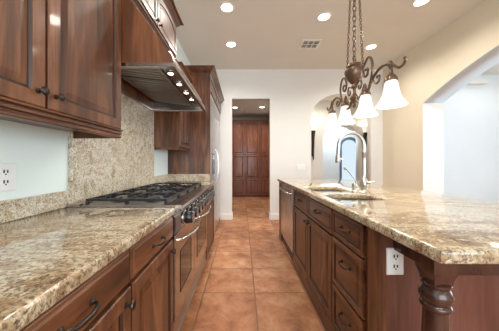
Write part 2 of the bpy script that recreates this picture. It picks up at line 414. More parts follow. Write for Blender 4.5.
CP = lambda a, b, t: Vector((a, b, t))
o = obj('countertop', curve_slab([(XW+.002, -.26), (-.372, -.26), (-.372, 1.211), (XW+.002, 1.211)], [], CP, ZU, ZT, .012), 'granite', loc=(-.7, .5, ZU), smooth=35)
tag(o, 'long gold granite countertop on the left in front of the range', 'countertop')
o = obj('countertop', curve_slab([(XW+.002, 2.334), (-.372, 2.334), (-.372, 2.947), (XW+.002, 2.947)], [], CP, ZU, ZT, .012), 'granite', loc=(-.7, 2.6, ZU), smooth=35)
tag(o, 'short gold granite countertop between the range and the refrigerator panel', 'countertop')
# granite splashes
o = obj('backsplash', B((XW+.001, XW+.021, -.26, 1.255, ZT, 1.004)), 'granite_wall', loc=(XW, .5, ZT), bevel=.002); tag(o, 'low granite backsplash strip under the white wall with the outlet', 'backsplash')
o = obj('backsplash', B((XW+.001, XW+.026, 1.256, 2.43, ZT, 1.86)), 'granite_wall', loc=(XW, 1.9, ZT), bevel=.002); tag(o, 'full height speckled granite slab behind the range', 'backsplash')
o = obj('backsplash', B((XW+.001, XW+.021, 2.432, 2.947, ZT, 1.012), (XW+.021, -.43, 2.927, 2.947, ZT, 1.012)), 'granite_wall', loc=(XW, 2.9, ZT), bevel=.002); tag(o, 'low granite backsplash beyond the range turning onto the wood refrigerator panel', 'backsplash')

# ------------------------------------------------------------------ left wall cabinets
UF = -.71
def crown_prof(h, p): return [(0, 0), (.008, 0), (.012, .10*h), (p*.35, .35*h), (p*.62, .62*h), (p*.70, .78*h), (p*.95, .82*h), (p, .90*h), (p, h), (0, h)]
t = thing('wall_cabinet', 'cherry wall cabinet over the near left counter with two knobbed doors', 'cabinet', (-.85, .6, 1.30))
y0, y1 = -.16, 1.268
obj('cabinet_body', B((XW+.001, UF, y0, y1, 1.34, 2.56)), 'wood', t)
mp = MX(UF, 1)
for ya, yb, ku in ((-.13, .312, -.10), (.318, .772, .742), (.782, 1.254, .812)):
    d = obj('door', panel_bm(mp, ya, yb, 1.352, 2.54), ['wood', 'glaze'], t); knob(mp, ku, 1.405, d)
bm = bmesh.new()
rail = [(-.012, 0), (.004, 0), (.010, .004), (.010, .012), (.004, .016), (.004, .020), (.014, .024), (.014, .032), (.008, .035), (.008, .038), (.021, .042), (.022, .048), (-.012, .048)]
sweep_path(bm, rail, [((UF, y0, 1.302), (1, 0, 0)), ((UF, y1, 1.302), (1, .15, 0)), ((XW+.002, y1, 1.302), (0, .15, 0))])
obj('light_rail', bm, ['wood_y'], t)
bm = bmesh.new(); sweep(bm, crown_prof(.09, .08), (UF, y0, 2.56), (UF, y1, 2.56), (1, 0, 0)); obj('crown_moulding', bm, 'wood_y', t)

# hood: wood canopy with cabinet above, stainless insert
HY0, HY1, HX, HZ = 1.276, 2.41, -.40, 1.745
t = thing('range_hood', 'cherry clad range hood with small doors above and a stainless lamp-lit underside', 'range hood', (-.8, 1.85, HZ))
yc1 = 2.335
# tapered body
bm = bmesh.new()
secs = [(HX, HZ, HY1), (HX-.006, HZ+.035, HY1), (-.665, 2.13, 2.36), (-.715, 2.24, yc1), (-.715, 2.62, yc1)]
bk = XW+.028
L = [[bm.verts.new((bk, HY0, z)), bm.verts.new((x, HY0, z)), bm.verts.new((x, ye, z)), bm.verts.new((bk, ye, z))] for x, z, ye in secs]
for A, C in zip(L, L[1:]):
    for i in range(4):
        if i == 3: bm.faces.new((A[3], A[0], C[0], C[3])); continue
        bm.faces.new((A[i], A[i+1], C[i+1], C[i]))
bm.faces.new(L[-1])
hb = obj('hood_canopy', bm, 'wood', t)
sm = hb.modifiers.new('solid', 'SOLIDIFY'); sm.thickness = .016; sm.offset = -1
mp = MX(-.715, 1)
mid = (HY0+yc1)/2
for ya, yb, ku in ((HY0+.012, mid-.004, mid-.035), (mid+.004, yc1-.010, mid+.035)):
    d = obj('door', panel_bm(mp, ya, yb, 2.285, 2.60, SMALLD, .05), ['wood', 'glaze'], t); knob(mp, ku, 2.315, d)
bm = bmesh.new()
mold = [(0, 0), (.010, .004), (.014, .012), (.024, .020), (.026, .030), (.012, .038), (.006, .046), (0, .046)]
sweep_path(bm, mold, [((-.715, HY0, 2.225), (1, 0, 0)), ((-.715, yc1, 2.225), (1, 1, 0)), ((bk, yc1, 2.225), (0, 1, 0))]); obj('band_moulding', bm, 'wood_y', t)
bm = bmesh.new(); sweep_path(bm, crown_prof(.085, .075), [((-.715, HY0, 2.60), (1, 0, 0)), ((-.715, yc1, 2.60), (1, 1, 0)), ((bk, yc1, 2.60), (0, 1, 0))]); obj('crown_moulding', bm, 'wood_y', t)

bm = bmesh.new()
# rim, sloping inner sides, top
z0 = HZ-.022
xo0, xo1, yo0, yo1 = bk+.001, HX+.006, HY0-.002, HY1+.004
ring = lambda i, z: [(xo0+i*.2, yo0+i, z), (xo1-i, yo0+i, z), (xo1-i, yo1-i, z), (xo0+i*.2, yo1-i, z)]
loops = [ring(-0.0, HZ-.001), ring(0, z0), ring(.03, z0), ring(.034, z0+.012), ring(.045, HZ+.10)]
Lv = [[bm.verts.new(p) for p in lp] for lp in loops]
for A, C in zip(Lv, Lv[1:]):
    for i in range(4): bm.faces.new((A[i], A[(i+1) % 4], C[(i+1) % 4], C[i]))
bm.faces.new(Lv[-1])
obj('hood_shell', bm, 'steel', t)
# baffle filters sloping up to the front
def slope_z(x): return HZ+.035+(-.50-x)*-.00+.05-(x+.93)*.125
n = 3; fy0, fy1 = HY0+.06, HY1-.06
for k in range(n):
    a = fy0+(fy1-fy0)*k/n+.006; b = fy0+(fy1-fy0)*(k+1)/n-.006
    bm = bmesh.new()
    P = lambda x, y, dz: Vector((x, y, slope_z(x)+dz))
    def quadbox(xa, xb, ya, yb, za, zb):
        vs = [bm.verts.new(P(x, y, z)) for x in (xa, xb) for y in (ya, yb) for z in (za, zb)]
        for f in ((0, 1, 3, 2), (4, 6, 7, 5), (0, 4, 5, 1), (2, 3, 7, 6), (0, 2, 6, 4), (1, 5, 7, 3)): bm.faces.new([vs[i] for i in f])
    xa, xb = -.93, -.53
    quadbox(xa, xb, a, a+.015, -.012, .012); quadbox(xa, xb, b-.015, b, -.012, .012)
    quadbox(xa, xa+.02, a, b, -.012, .012); quadbox(xb-.02, xb, a, b, -.012, .012)
    m_ = 6
    for j in range(m_):
        c = a+.018+(b-a-.036)*(j+.5)/m_
        quadbox(xa+.02, xb-.02, c-.017, c+.017, -.006, .004)
    obj('baffle_filter', bm, 'steel_dark', t)
obj('lamp_strip', B((-.52, -.455, HY0+.05, HY1-.05, HZ+.028, HZ+.045)), 'steel', t)
for k in range(4):
    y = 1.49+.205*k; bm = bmesh.new()
    add_lathe(bm, (-.485, y, HZ+.028), (0, 0, -1), [(.026, 0), (.026, .004), (.020, .006), (0, .006)], 16)
    lp = obj('hood_lamp', bm, 'chrome', t, smooth=40)
    bm = bmesh.new(); add_lathe(bm, (-.485, y, HZ+.022), (0, 0, -1), [(.017, 0), (.017, .002), (0, .0025)], 14)
    obj('lamp_lens', bm, 'led', lp)
def spot(name, loc, power, size=2.4, col=(1, .93, .82), blend=.6, rad=.05, target=None):
    d = bpy.data.lights.new(name, 'SPOT'); d.energy = power; d.spot_size = size; d.spot_blend = blend; d.color = col; d.shadow_soft_size = rad
    o = bpy.data.objects.new(name, d); COL.objects.link(o); o.location = loc
    if target: o.rotation_euler = (Vector(target)-Vector(loc)).to_track_quat('-Z', 'Y').to_euler()
    return o
for k in range(4): spot('hood_light', (-.485, 1.49+.205*k, HZ+.015), 2.2, 2.6)

# cabinet beyond the hood
t = thing('wall_cabinet', 'cherry wall cabinet between the hood and the refrigerator panel', 'cabinet', (-.86, 2.7, 1.31))
FX = -.72
obj('cabinet_body', B((XW+.001, FX, 2.46, 2.945, 1.335, 2.19)), 'wood', t)
mp = MX(FX, 1)
for ya, yb, ku in ((2.468, 2.700, 2.675), (2.704, 2.938, 2.730)):
    d = obj('door', panel_bm(mp, ya, yb, 1.345, 2.175, SMALLD), ['wood', 'glaze'], t); knob(mp, ku, 1.40, d)
bm = bmesh.new(); sweep_path(bm, [(p*.7, q*.55) for p, q in rail], [((FX, 2.945, 1.309), (1, 0, 0)), ((FX, 2.46, 1.309), (1, -.1, 0)), ((XW+.002, 2.46, 1.309), (0, -.1, 0))]); obj('light_rail', bm, 'wood_y', t)
bm = bmesh.new(); sweep_path(bm, crown_prof(.08, .065), [((FX, 2.944, 2.19), (1, 0, 0)), ((FX, 2.46, 2.19), (1, -1, 0)), ((XW+.002, 2.46, 2.19), (0, -1, 0))]); obj('crown_moulding', bm, 'wood_y', t)

# ------------------------------------------------------------------ refrigerator and its surround
t = thing('refrigerator_surround', 'tall cherry side panel and overhead cabinet with crown around the refrigerator', 'cabinet', (-.72, 3.7, 0))
obj('side_panel', B((XW+.001, -.43, 2.949, 2.985, 0, 2.37)), 'wood', t)
obj('overhead_cabinet', B((XW+.001, -.45, 2.986, 4.45, 2.14, 2.37)), 'wood', t)
obj('filler_strip', B((-.6, -.45, 4.30, 4.47, 0, 2.14)), 'wood', t)
mp = MX(-.45, 1)
for a, b in ((3.0, 3.71), (3.72, 4.44)): obj('door', panel_bm(mp, a, b, 2.15, 2.36, SMALLD), ['wood', 'glaze'], t)
bm = bmesh.new(); sweep_path(bm, crown_prof(.075, .07), [((-.43, 4.47, 2.37), (1, 0, 0)), ((-.43, 2.949, 2.37), (1, -1, 0)), ((XW+.002, 2.949, 2.37), (0, -1, 0))]); obj('crown_moulding', bm, 'wood_y', t)

t = thing('refrigerator', 'built-in stainless refrigerator with ice dispenser past the cherry panel', 'refrigerator', (-.72, 3.64, 0))
obj('refrigerator_body', B((-.98, -.46, 2.99, 4.29, .0, 2.13)), 'black', t)
obj('toe_grille', B((-.46, -.45, 2.995, 4.285, .01, .10)), 'steel_z', t)
obj('top_grille', B((-.46, -.438, 2.995, 4.285, 1.90, 2.125), *[(-.438, -.432, 3.03, 4.25, 1.93+.028*k, 1.938+.028*k) for k in range(6)]), 'steel_z', t)
for i, (a, b, hy) in enumerate(((2.995, 3.60, 3.555), (3.605, 4.285, 3.66))):
    d = obj('door', B((-.46, -.430, a, b, .11, 1.89)), 'steel_z', t, bevel=.004)
    bm = bmesh.new()
    ps = [Vector((-.430+.045*math.sin(PI*k/14)**.6, hy, .84+.54*k/14)) for k in range(15)]
    add_tube(bm, ps, .009, 10); obj('door_handle', bm, 'steel_z', d, smooth=50)
    if i == 0:
        q = obj('ice_dispenser', B((-.430, -.424, 3.20, 3.44, .99, 1.30)), 'black', d)
        obj('dispenser_panel', B((-.424, -.420, 3.22, 3.42, 1.22, 1.28)), 'steel_z', q)

# ------------------------------------------------------------------ range
RY0, RY1 = 1.214, 2.332
t = thing('range', 'wide stainless steel gas range with two oven doors under the hood', 'range', (-.65, (RY0+RY1)/2, 0))
obj('range_body', B((-.972, -.39, RY0, RY1, .12, .905), (-.93, -.46, RY0+.02, RY1-.02, .0, .12)), 'steel', t)
bm = bmesh.new()   # cooktop tray with rolled front
prof = [(-.972, .905), (-.345, .905), (-.330, .897), (-.325, .908), (-.330, .922), (-.345, .927), (-.42, .927), (-.425, .918), (-.90, .918), (-.905, .930), (-.972, .930)]
add_prism(bm, prof, lambda a, b, s: Vector((a, RY0 if s == 0 else RY1, b)))
obj('cooktop', bm, 'steel', t, smooth=30)
bm = bmesh.new()
prof = [(-.39, .762), (-.365, .762), (-.338, .800), (-.338, .888), (-.350, .9045), (-.39, .9045)]
add_prism(bm, prof, lambda a, b, s: Vector((a, RY0 if s == 0 else RY1, b))); obj('control_panel', bm, 'steel', t)
for k in range(9):
    y = RY0+.075+(RY1-RY0-.15)*k/8; bm = bmesh.new()
    add_lathe(bm, (-.338, y, .843), (1, 0, 0), [(.040, 0), (.041, .005), (.034, .009), (.0, .009)], 20, 1)
    add_lathe(bm, (-.338, y, .843), (1, 0, 0), [(.035, .008), (.038, .014), (.035, .044), (.028, .052), (0, .052)], 20, 0)
    add_box(bm, -.290, -.281, y-.005, y+.005, .811, .875, 1)
    obj('knob', bm, ['black', 'chrome'], t, smooth=40)
ds = 1.705
for a, b in ((RY0+.008, ds-.004), (ds+.004, RY1-.008)):
    d = obj('oven_door', B((-.39, -.372, a, b, .272, .752)), 'steel', t, bevel=.004)
    wv = bmesh.new(); loft(wv, MX(-.372, 1), a+.10, b-.10, .38, .63, [(0, .003, 0), (.006, .003, 0), (.008, .0012, 0)]); obj('oven_window', wv, 'glass_dark', d)
    bm = bmesh.new(); ps = []
    for k in range(17):
        q = k/16; ps.append(Vector((-.372+.012+.056*math.sin(PI*q)**.55, a+.03+(b-a-.06)*q, .722)))
    ps = [Vector((-.373, ps[0].y, .722))]+ps+[Vector((-.373, ps[-1].y, .722))]
    add_tube(bm, ps, .011, 10); obj('door_handle', bm, 'chrome', d, smooth=50)
obj('kick_panel', B((-.392, -.388, RY0+.004, RY1-.004, .125, .262), (-.389, -.380, RY0+.004, RY1-.004, .240, .262), (-.389, -.382, RY0+.004, RY1-.004, .125, .140)), 'steel_kick', t)
obj('burner_tray', B((-.900, -.428, RY0+.015, RY1-.015, .917, .921)), 'tray', t)
ng = 4; gx0, gx1 = -.885, -.435
for g in range(ng):
    a = RY0+.03+(RY1-RY0-.06)*g/ng+.004; b = RY0+.03+(RY1-RY0-.06)*(g+1)/ng-.004; m_ = (a+b)/2
    for bx in (-.76, -.55):
        bm = bmesh.new(); add_lathe(bm, (bx, m_, .918), (0, 0, 1), [(.062, 0), (.055, .006), (.042, .008), (.040, .016), (.036, .020), (0, .022)], 20)
        obj('burner', bm, 'iron', t, smooth=40)
    bm = bmesh.new(); h0, h1 = .942, .955
    for x in (gx0, gx0+.225, gx1): add_box(bm, x-.006, x+.006, a, b, h0, h1)
    for y in (a+.007, b-.007): add_box(bm, gx0, gx1, y-.007, y+.007, h0, h1)
    for bx in (-.773, -.548):
        for s in (-1, 1): add_box(bm, bx+s*.085-.03, bx+s*.085+.03, m_-.006, m_+.006, h0+.001, h1+.002)
        for s in (-1, 1):
            for q in (-1, 1): add_box(bm, bx+q*.045-.005, bx+q*.045+.005, m_+s*.05, m_+s*((b-a)/2), h0+.001, h1+.002)
    for x in (gx0, gx1, gx0+.225):
        for y in (a+.007, b-.007): add_box(bm, x-.008, x+.008, y-.008, y+.008, .9215, h0)
    obj('grate', bm, 'iron', t, bevel=.002)

# ------------------------------------------------------------------ island
IF = .603                      # box front, fronts reach .583
IY0, IY1 = .93, 3.45
IX1 = 1.55
def icab(name, y0, y1, label, cat='cabinet'):
    t = thing(name, label, cat, ((IF+1.2)/2, (y0+y1)/2, 0), 'cherry cabinets of the island'); return t
mp = MX(IF, -1)
t = icab('drawer_cabinet', 1.02, 1.424, 'cherry island cabinet with three stacked drawers nearest the camera')
obj('cabinet_body', B((IF, 1.2, 1.022, 1.424, .11, ZU), (IF+.0, 1.2, 1.022, 1.424, 0, .11)), 'wood', t)
for a, b, zp in ((.70, .858, .785), (.397, .686, .585), (.118, .384, .28)):
    d = obj('drawer', panel_bm(mp, 1.066, 1.416, a, b, DRAWER if b-a < .2 else DOOR[:2]+[(.030, .020, 0), (.034, .014, 1), (.039, .014, 1), (.055, .018, 0)]), ['wood_y', 'glaze'], t); pull(mp, 1.235, zp, d, .095)
t = icab('sink_cabinet', 1.426, 2.47, 'cherry island sink cabinet with two drawer fronts over two doors')
obj('cabinet_body', B((IF, 1.2, 1.426, 2.49, 0, .66), (IF, IF+.018, 1.426, 2.49, .68, ZU), (IF, 1.2, 1.426, 1.44, .68, ZU), (IF, 1.2, 2.476, 2.49, .68, ZU)), 'wood', t)
for a, b in ((1.434, 1.938), (1.946, 2.455)):
    d = obj('drawer', panel_bm(mp, a, b, .69, .858, DRAWER), ['wood_y', 'glaze'], t); pull(mp, (a+b)/2, .785, d, .095)
for a, b, ku in ((1.434, 1.938, 1.905), (1.946, 2.455, 1.980)):
    d = obj('door', panel_bm(mp, a, b, .118, .676), ['wood', 'glaze'], t); knob(mp, ku, .635, d)
t = thing('dishwasher', 'stainless steel dishwasher at the far end of the island', 'dishwasher', (.9, 2.86, 0))
obj('dishwasher_body', B((IF+.001, 1.2, 2.50, 3.27, .02, ZU-.002)), 'black', t)
d = obj('door', B((.584, IF, 2.53, 3.262, .115, .855)), 'steel_z', t, bevel=.004)
bm = bmesh.new(); ps = [Vector((.584-.012-.040*math.sin(PI*k/12)**.5, 2.58+.63*k/12, .80)) for k in range(13)]
add_tube(bm, [Vector((.584, 2.58, .80))]+ps+[Vector((.584, 3.21, .80))], .011, 10); obj('door_handle', bm, 'chrome', d, smooth=50)
obj('toe_panel', B((.597, IF, 2.53, 3.262, .0, .108)), 'black', t)
t = thing('island_panelling', 'cherry end panels, base board and knee wall forming the island shell', 'island', (1.2, 2.2, 0))
obj('end_panel', B((.590, 1.42, IY0+.012, 1.018, 0, ZU)), ['wood_red'], t)
obj('corner_stile', B((.583, .600, IY0, 1.015, 0, ZU)), 'wood', t)
obj('corner_stile', B((.600, .612, IY0+.003, IY0+.012, 0, ZU)), 'wood', t)
obj('end_panel', B((.583, 1.42, 3.275, 3.45, 0, ZU)), 'wood', t)
obj('knee_wall', B((1.21, 1.42, 1.019, 3.274, 0, ZU)), 'wood_red', t)
bm = bmesh.new(); sweep(bm, [(0, 0), (.024, 0), (.024, .085), (.018, .10), (.012, .108), (0, .108)], (IF, 1.019, 0), (IF, 2.495, 0), (-1, 0, 0)); obj('base_board', bm, 'wood_y', t)
# turned post
PX, PY = .683, .772
def post(px, label):
    t = thing('island_post', label, 'post', (px, PY, 0))
    bm = bmesh.new()
    s = .042
    sq = lambda k, z: [bm.verts.new((px+a*k, PY+b*k, z)) for a, b in ((-1, -1), (1, -1), (1, 1), (-1, 1))]
    loops = [sq(s, ZU), sq(s, .80), sq(s*.97, .785), sq(s*.86, .77), sq(s*.76, .755), sq(s*.74, .738)]
    bm.faces.new(loops[0]); bm.faces.new(loops[-1])
    for A, C in zip(loops, loops[1:]):
        for i in range(4): bm.faces.new((A[i], A[(i+1) % 4], C[(i+1) % 4], C[i]))
    obj('block', bm, 'wood_post', t)
    bm = bmesh.new()
    pr = [(.034, .750), (.046, .746), (.050, .741), (.050, .736), (.045, .731), (.044, .728), (.050, .720), (.0565, .706), (.0565, .694), (.052, .682), (.045, .673),
          (.050, .669), (.053, .663), (.052, .656), (.046, .650), (.042, .646), (.044, .60), (.049, .50), (.052, .40), (.046, .28), (.040, .20), (.046, .195), (.050, .185), (.046, .175), (.040, .172), (.042, .16)]
    add_lathe(bm, (px, PY, 0), (0, 0, 1), [(a*.88, b) for a, b in pr], 32); obj('turned_shaft', bm, 'wood_post', t, smooth=35)
    obj('foot_block', B((px-s, px+s, PY-s, PY+s, 0, .16)), 'wood_post', t, bevel=.004)
    obj('side_apron', B((.650, .672, PY+s, IY0+.011, .79, ZU)), 'wood_post', t); obj('front_apron', B((px+s, 1.50, .750, .770, .775, ZU)), 'wood_post', t)
post(PX, 'turned dark cherry post under the near corner of the island counter')
# countertop with two sink cut-outs
IC0 = .5575
hole1 = rrect(.635, .985, 1.448, 1.75, .07); hole2 = rrect(.635, .965, 1.90, 2.27, .07)
outer = [(IC0+.012, .6136), (1.62, .6136), (1.62, 3.30), (1.45, 3.475), (IC0+.01, 3.475), (IC0, 3.46), (IC0, .6256), (IC0+.0035, .6171)]
bm = curve_slab(outer, [hole1, hole2], CP, ZU, ZT, .010)
o = obj('countertop', bm, 'granite', loc=(1.1, 2.0, ZU), smooth=35); tag(o, 'gold granite island countertop with a double sink cut into it', 'countertop')
t = thing('sink', 'double bowl undermount stainless sink in the island', 'sink', (.8, 1.85, .70))
for (x0, x1, a, b) in ((.635, .985, 1.448, 1.75), (.635, .965, 1.90, 2.27)):
    bm = bmesh.new(); Ls = []
    for d, z, r in ((-.02, ZU-.001, .08), (.004, ZU-.001, .07), (.008, ZU-.14, .065), (.03, ZU-.165, .05), (.10, ZU-.17, .03)):
        Ls.append([bm.verts.new((x, y, z)) for x, y in rrect(x0+d, x1-d, a+d, b-d, r)])
    for A, C in zip(Ls, Ls[1:]):
        for i in range(len(A)): bm.faces.new((A[i], A[(i+1) % len(A)], C[(i+1) % len(A)], C[i]))
    bm.faces.new(Ls[-1])
    bo = obj('bowl', bm, 'sink_steel', t, smooth=40)
    bm = bmesh.new(); add_lathe(bm, ((x0+x1)/2, (a+b)/2, ZU-.17), (0, 0, 1), [(.045, 0), (.045, .003), (.03, .004), (.025, .001), (0, .001)], 20); obj('drain', bm, 'chrome', bo, smooth=40)
# faucet
FXx, FY = 1.01, 1.815
t = thing('faucet', 'tall brushed nickel gooseneck faucet behind the island sink', 'faucet', (FXx, FY, ZT))
bm = bmesh.new(); add_lathe(bm, (FXx, FY, ZT), (0, 0, 1), [(.032, 0), (.033, .006), (.026, .012), (.021, .022), (.022, .03), (.030, .05), (.034, .075), (.030, .10), (.020, .118), (.016, .125), (.019, .13), (.016, .138), (.011, .15)], 24)
obj('faucet_body', bm, 'nickel', t, smooth=40)
bm = bmesh.new(); rr = .105; zc = 1.305
ps = [Vector((FXx, FY, z)) for z in (1.05, 1.15, 1.25)] + [Vector((FXx-rr+rr*math.cos(a), FY, zc+rr*math.sin(a))) for a in [PI*k/16 for k in range(17)]] + [Vector((FXx-2*rr-.004, FY, 1.24)), Vector((FXx-2*rr-.006, FY, 1.20))]
add_tube(bm, ps, .0145, 12)
add_lathe(bm, (FXx, FY, 1.20), (0, 0, 1), [(.014, 0), (.017, .004), (.017, .05), (.0185, .054), (.017, .058), (.013, .062)], 18)
obj('gooseneck_spout', bm, 'nickel', t, smooth=50)
bm = bmesh.new(); add_lathe(bm, (FXx-2*rr-.006, FY, 1.225), (0, 0, -1), [(.014, 0), (.018, .01), (.020, .035), (.022, .055), (.018, .062), (0, .062)], 18)
add_tube(bm, [(FXx-2*rr-.006, FY, 1.195), (FXx-2*rr+.03, FY-.01, 1.19)], .005, 8)
obj('spray_head', bm, 'nickel', t, smooth=50)
bm = bmesh.new(); add_tube(bm, [(FXx, FY-.02, .995), (FXx+.02, FY-.05, 1.0), (FXx+.045, FY-.06, 1.01)], [.012, .009, .006], 10); obj('lever', bm, 'nickel', t, smooth=50)
t = thing('side_tap', 'small nickel side tap with a long thin lever beside the faucet', 'side tap', (.965, 1.88, ZT))
bm = bmesh.new(); add_lathe(bm, (.965, 1.88, ZT), (0, 0, 1), [(.024, 0), (.024, .006), (.016, .012), (.014, .04), (.020, .05), (.021, .062), (.015, .072), (0, .076)], 20); obj('body', bm, 'nickel', t, smooth=40)
bm = bmesh.new(); add_tube(bm, [(.975, 1.87, .985), (.965, 1.86, 1.01), (.875, 1.86, 1.125)], [.006, .0045, .004], 8); add_lathe(bm, (.878, 1.86, 1.10), (-.3, 0, 1), [(.004, 0), (.010, .012), (.010, .022), (.004, .032), (0, .033)], 12); obj('lever', bm, 'nickel', t, smooth=50)

# outlets and switch
def outlet(name, label, Mp, u, v, parent_loc, w=.07, h=.115, cat='outlet', gang=1, switch=False):
    t = thing(name, label, cat, parent_loc)
    bm = bmesh.new(); loft(bm, Mp, u-w/2, u+w/2, v-h/2, v+h/2, [(0, .003, 0), (.003, .006, 0)]); p = obj('cover_plate', bm, 'plastic', t)
    for g in range(gang):
        uc = u+(g-(gang-1)/2)*(w/gang*.92)
        if switch:
            bm = bmesh.new(); loft(bm, lambda a, b, c: Mp(a, b, c+.006), uc-.016, uc+.016, v-.033, v+.033, [(0, .002, 0), (.002, .004, 0)]); obj('rocker', bm, 'plastic', p)
        else:
            for s in (-1, 1):
                bm = bmesh.new(); loft(bm, lambda a, b, c: Mp(a, b, c+.006), uc-.016, uc+.016, v+s*.0215-.014, v+s*.0215+.014, [(0, .0015, 0), (.002, .002, 0)])
                for du, hh in ((-.007, .007), (.007, .006)): loft(bm, lambda a, b, c: Mp(a, b, c+.0079), uc+du-.003, uc+du+.003, v+s*.0215+.003-hh, v+s*.0215+.003+hh, [(0, .0006, 1)])
                for f in bm.faces:
                    pass
                add_lathe(bm, Mp(uc, v+s*.0215-.009, .008), Mp(0, 0, 1)-Mp(0, 0, 0), [(.0034, 0), (.0034, .0006)], 8, 1)
                obj('socket', bm, ['plastic', 'slot'], p)
outlet('power_outlet', 'white outlet on the pale wall over the left counter', MX(XW, 1), .92, 1.10, (XW, .92, 1.10), .095, .12)
outlet('power_outlet', 'white outlet on the cherry end panel of the island', MY(IY0+.012, -1), .656, .738, (.656, IY0+.012, .738), .073, .115)
outlet('switch_plate', 'white switch plate on the back wall right of the doorway', MY(YB, -1), 1.205, 1.075, (1.205, YB, 1.075), .17, .12, 'switch', 3, True)

# ------------------------------------------------------------------ ceiling lights and vent
def downlight(x, y, z, label, group='recessed ceiling lights', power=46):
    t = thing('recessed_light', label, 'ceiling light', (x, y, z), group)
    bm = bmesh.new(); add_lathe(bm, (x, y, z), (0, 0, -1), [(.095, 0), (.095, .004), (.085, .008), (.072, .008), (.070, .002)], 28); obj('trim_ring', bm, 'trim', t, smooth=40)
    bm = bmesh.new(); add_lathe(bm, (x, y, z-.001), (0, 0, -1), [(.071, 0), (.071, .003), (0, .004)], 24); obj('lamp_lens', bm, 'lens', t)
    spot('downlight', (x, y, z-.03), power, 2.7, (1, .93, .84), .8, .07)
for x, y, lb in ((-.185, 2.70, 'recessed ceiling light at the top left, nearer of the aisle pair'), (-.178, 3.54, 'recessed ceiling light over the aisle, farther of the aisle pair'),
                 (1.076, 2.874, 'recessed ceiling light above the island, just left of the chandelier chains'), (2.13, 3.617, 'recessed ceiling light seen right behind the chandelier chains'),
                 (2.13, 2.60, 'recessed ceiling light cut by the top edge at the right')):
    downlight(x, y, ZC, lb)
spot('added_dining_fill', (4.8, 1.2, ZC-.03), 60, 2.7, (.92, .96, 1), .8, .07)  # added fill with no fixture, out of view, brightens the arch jamb
for x, y in ((-.2, .8), (.9, -1.0), (-.2, -1.2)): spot('downlight', (x, y, ZC-.03), 34, 2.7, (1, .94, .86), .8, .07)
Yh = lambda py: (2.85-1.16)*219/(163-py)
for px, py, lb in ((235, 107.5, 'left recessed light on the hall ceiling beyond the doorway'), (262, 107, 'right recessed light on the hall ceiling beyond the doorway')):
    y = Yh(py); downlight((px-242)*y/219, y, 2.85, lb, 'recessed hall lights', 38)
for i, x in enumerate((4.72, 5.42)):
    y = 4.2; downlight(x, y, ZC, ('left' if i == 0 else 'right')+' recessed ceiling light in the room beyond the big arch', 'recessed dining lights', 8)
spot('vestibule_light', (2.1, 5.25, 2.8), 34, 2.8, (1, .88, .72), .8, .08); spot('vestibule_light', (3.0, 6.9, 2.8), 110, 2.8, (.82, .92, 1.0), .8, .08)
def vent(x0, x1, y0, y1, z, label, nb=3):
    t = thing('air_vent', label, 'vent', ((x0+x1)/2, (y0+y1)/2, z))
    obj('frame', B((x0, x1, y0, y0+.03, z-.010, z), (x0, x1, y1-.03, y1, z-.010, z), (x0, x0+.03, y0+.03, y1-.03, z-.010, z), (x1-.03, x1, y0+.03, y1-.03, z-.010, z),
                   *[(x0+.03+(x1-x0-.06)*k/nb-.006, x0+.03+(x1-x0-.06)*k/nb+.006, y0+.03, y1-.03, z-.010, z) for k in range(1, nb)], (x0+.03, x1-.03, (y0+y1)/2-.006, (y0+y1)/2+.006, z-.010, z)), 'trim', t)
    obj('backing', B((x0+.03, x1-.03, y0+.03, y1-.03, z-.002, z)), 'slot', t)
    bm = bmesh.new()
    for k in range(5):
        y = y0+.045+(y1-y0-.09)*k/4
        for j in range(nb):
            a = x0+.036+(x1-x0-.06)*j/nb; add_box(bm, a, a+(x1-x0-.06)/nb-.014, y-.002, y+.002, z-.008, z-.002)
    obj('louvres', bm, 'trim', t)
vent(.945, 1.25, 3.40, 3.68, ZC, 'white louvred air vent on the ceiling between two recessed lights')
y = Yh(110.5); vent(.0, .16, y-.12, y+.12, 2.85, 'small air vent on the hall ceiling between its two lights', 2)

# ------------------------------------------------------------------ chandelier
CX, CY = .895, 1.745
t = thing('chandelier', 'bronze scroll island chandelier with four glowing bell shades hanging on chains', 'chandelier', (CX, CY, 1.5))
bm = bmesh.new(); add_lathe(bm, (CX, CY, ZC), (0, 0, -1), [(.065, 0), (.065, .01), (.05, .025), (.02, .035), (.008, .05), (0, .052)], 24); obj('ceiling_canopy', bm, 'antique', t, smooth=40)
def chain(p0, p1, ll, wr, tr):
    bm = bmesh.new(); p0, p1 = Vector(p0), Vector(p1); L = (p1-p0).length; n = int(L/(ll*.78)); d = (p1-p0)/n; u, v = frame(p0, d)
    for k in range(n+1):
        c = p0+d*k; s = u if k % 2 else v; ax = d.normalized(); ring = []
        for j in range(10):
            a = 2*PI*j/10; ring.append(c+s*math.cos(a)*wr+ax*math.sin(a)*ll/2)
        add_tube(bm, ring, tr, 4, closed=True)
    return bm
obj('chain', chain((CX, CY, ZC-.05), (CX, CY, 1.99), .050, .013, .0042), 'antique', t, smooth=60)
for s in (-1, 1): obj('chain', chain((CX, CY+s*.02, ZC-.045), (CX, CY+s*.125, 1.865), .028, .008, .0032), 'antique', t, smooth=60)
bm = bmesh.new()
add_lathe(bm, (CX, CY, 0), (0, 0, 1), [(0, 1.60), (.012, 1.603), (.016, 1.615), (.008, 1.63), (.012, 1.64), (.026, 1.66), (.032, 1.68), (.022, 1.70), (.012, 1.72), (.012, 1.75), (.024, 1.765), (.020, 1.785),
    (.032, 1.80), (.056, 1.83), (.068, 1.86), (.074, 1.89), (.070, 1.905), (.052, 1.912), (.060, 1.925), (.056, 1.94), (.030, 1.955), (.014, 1.965), (.012, 1.985), (.016, 1.995), (0, 2.0)], 12)
obj('central_urn', bm, 'antique', t, smooth=30)
def P2(dy, z, dx=0): return Vector((CX+dx, CY+dy, z-.008))
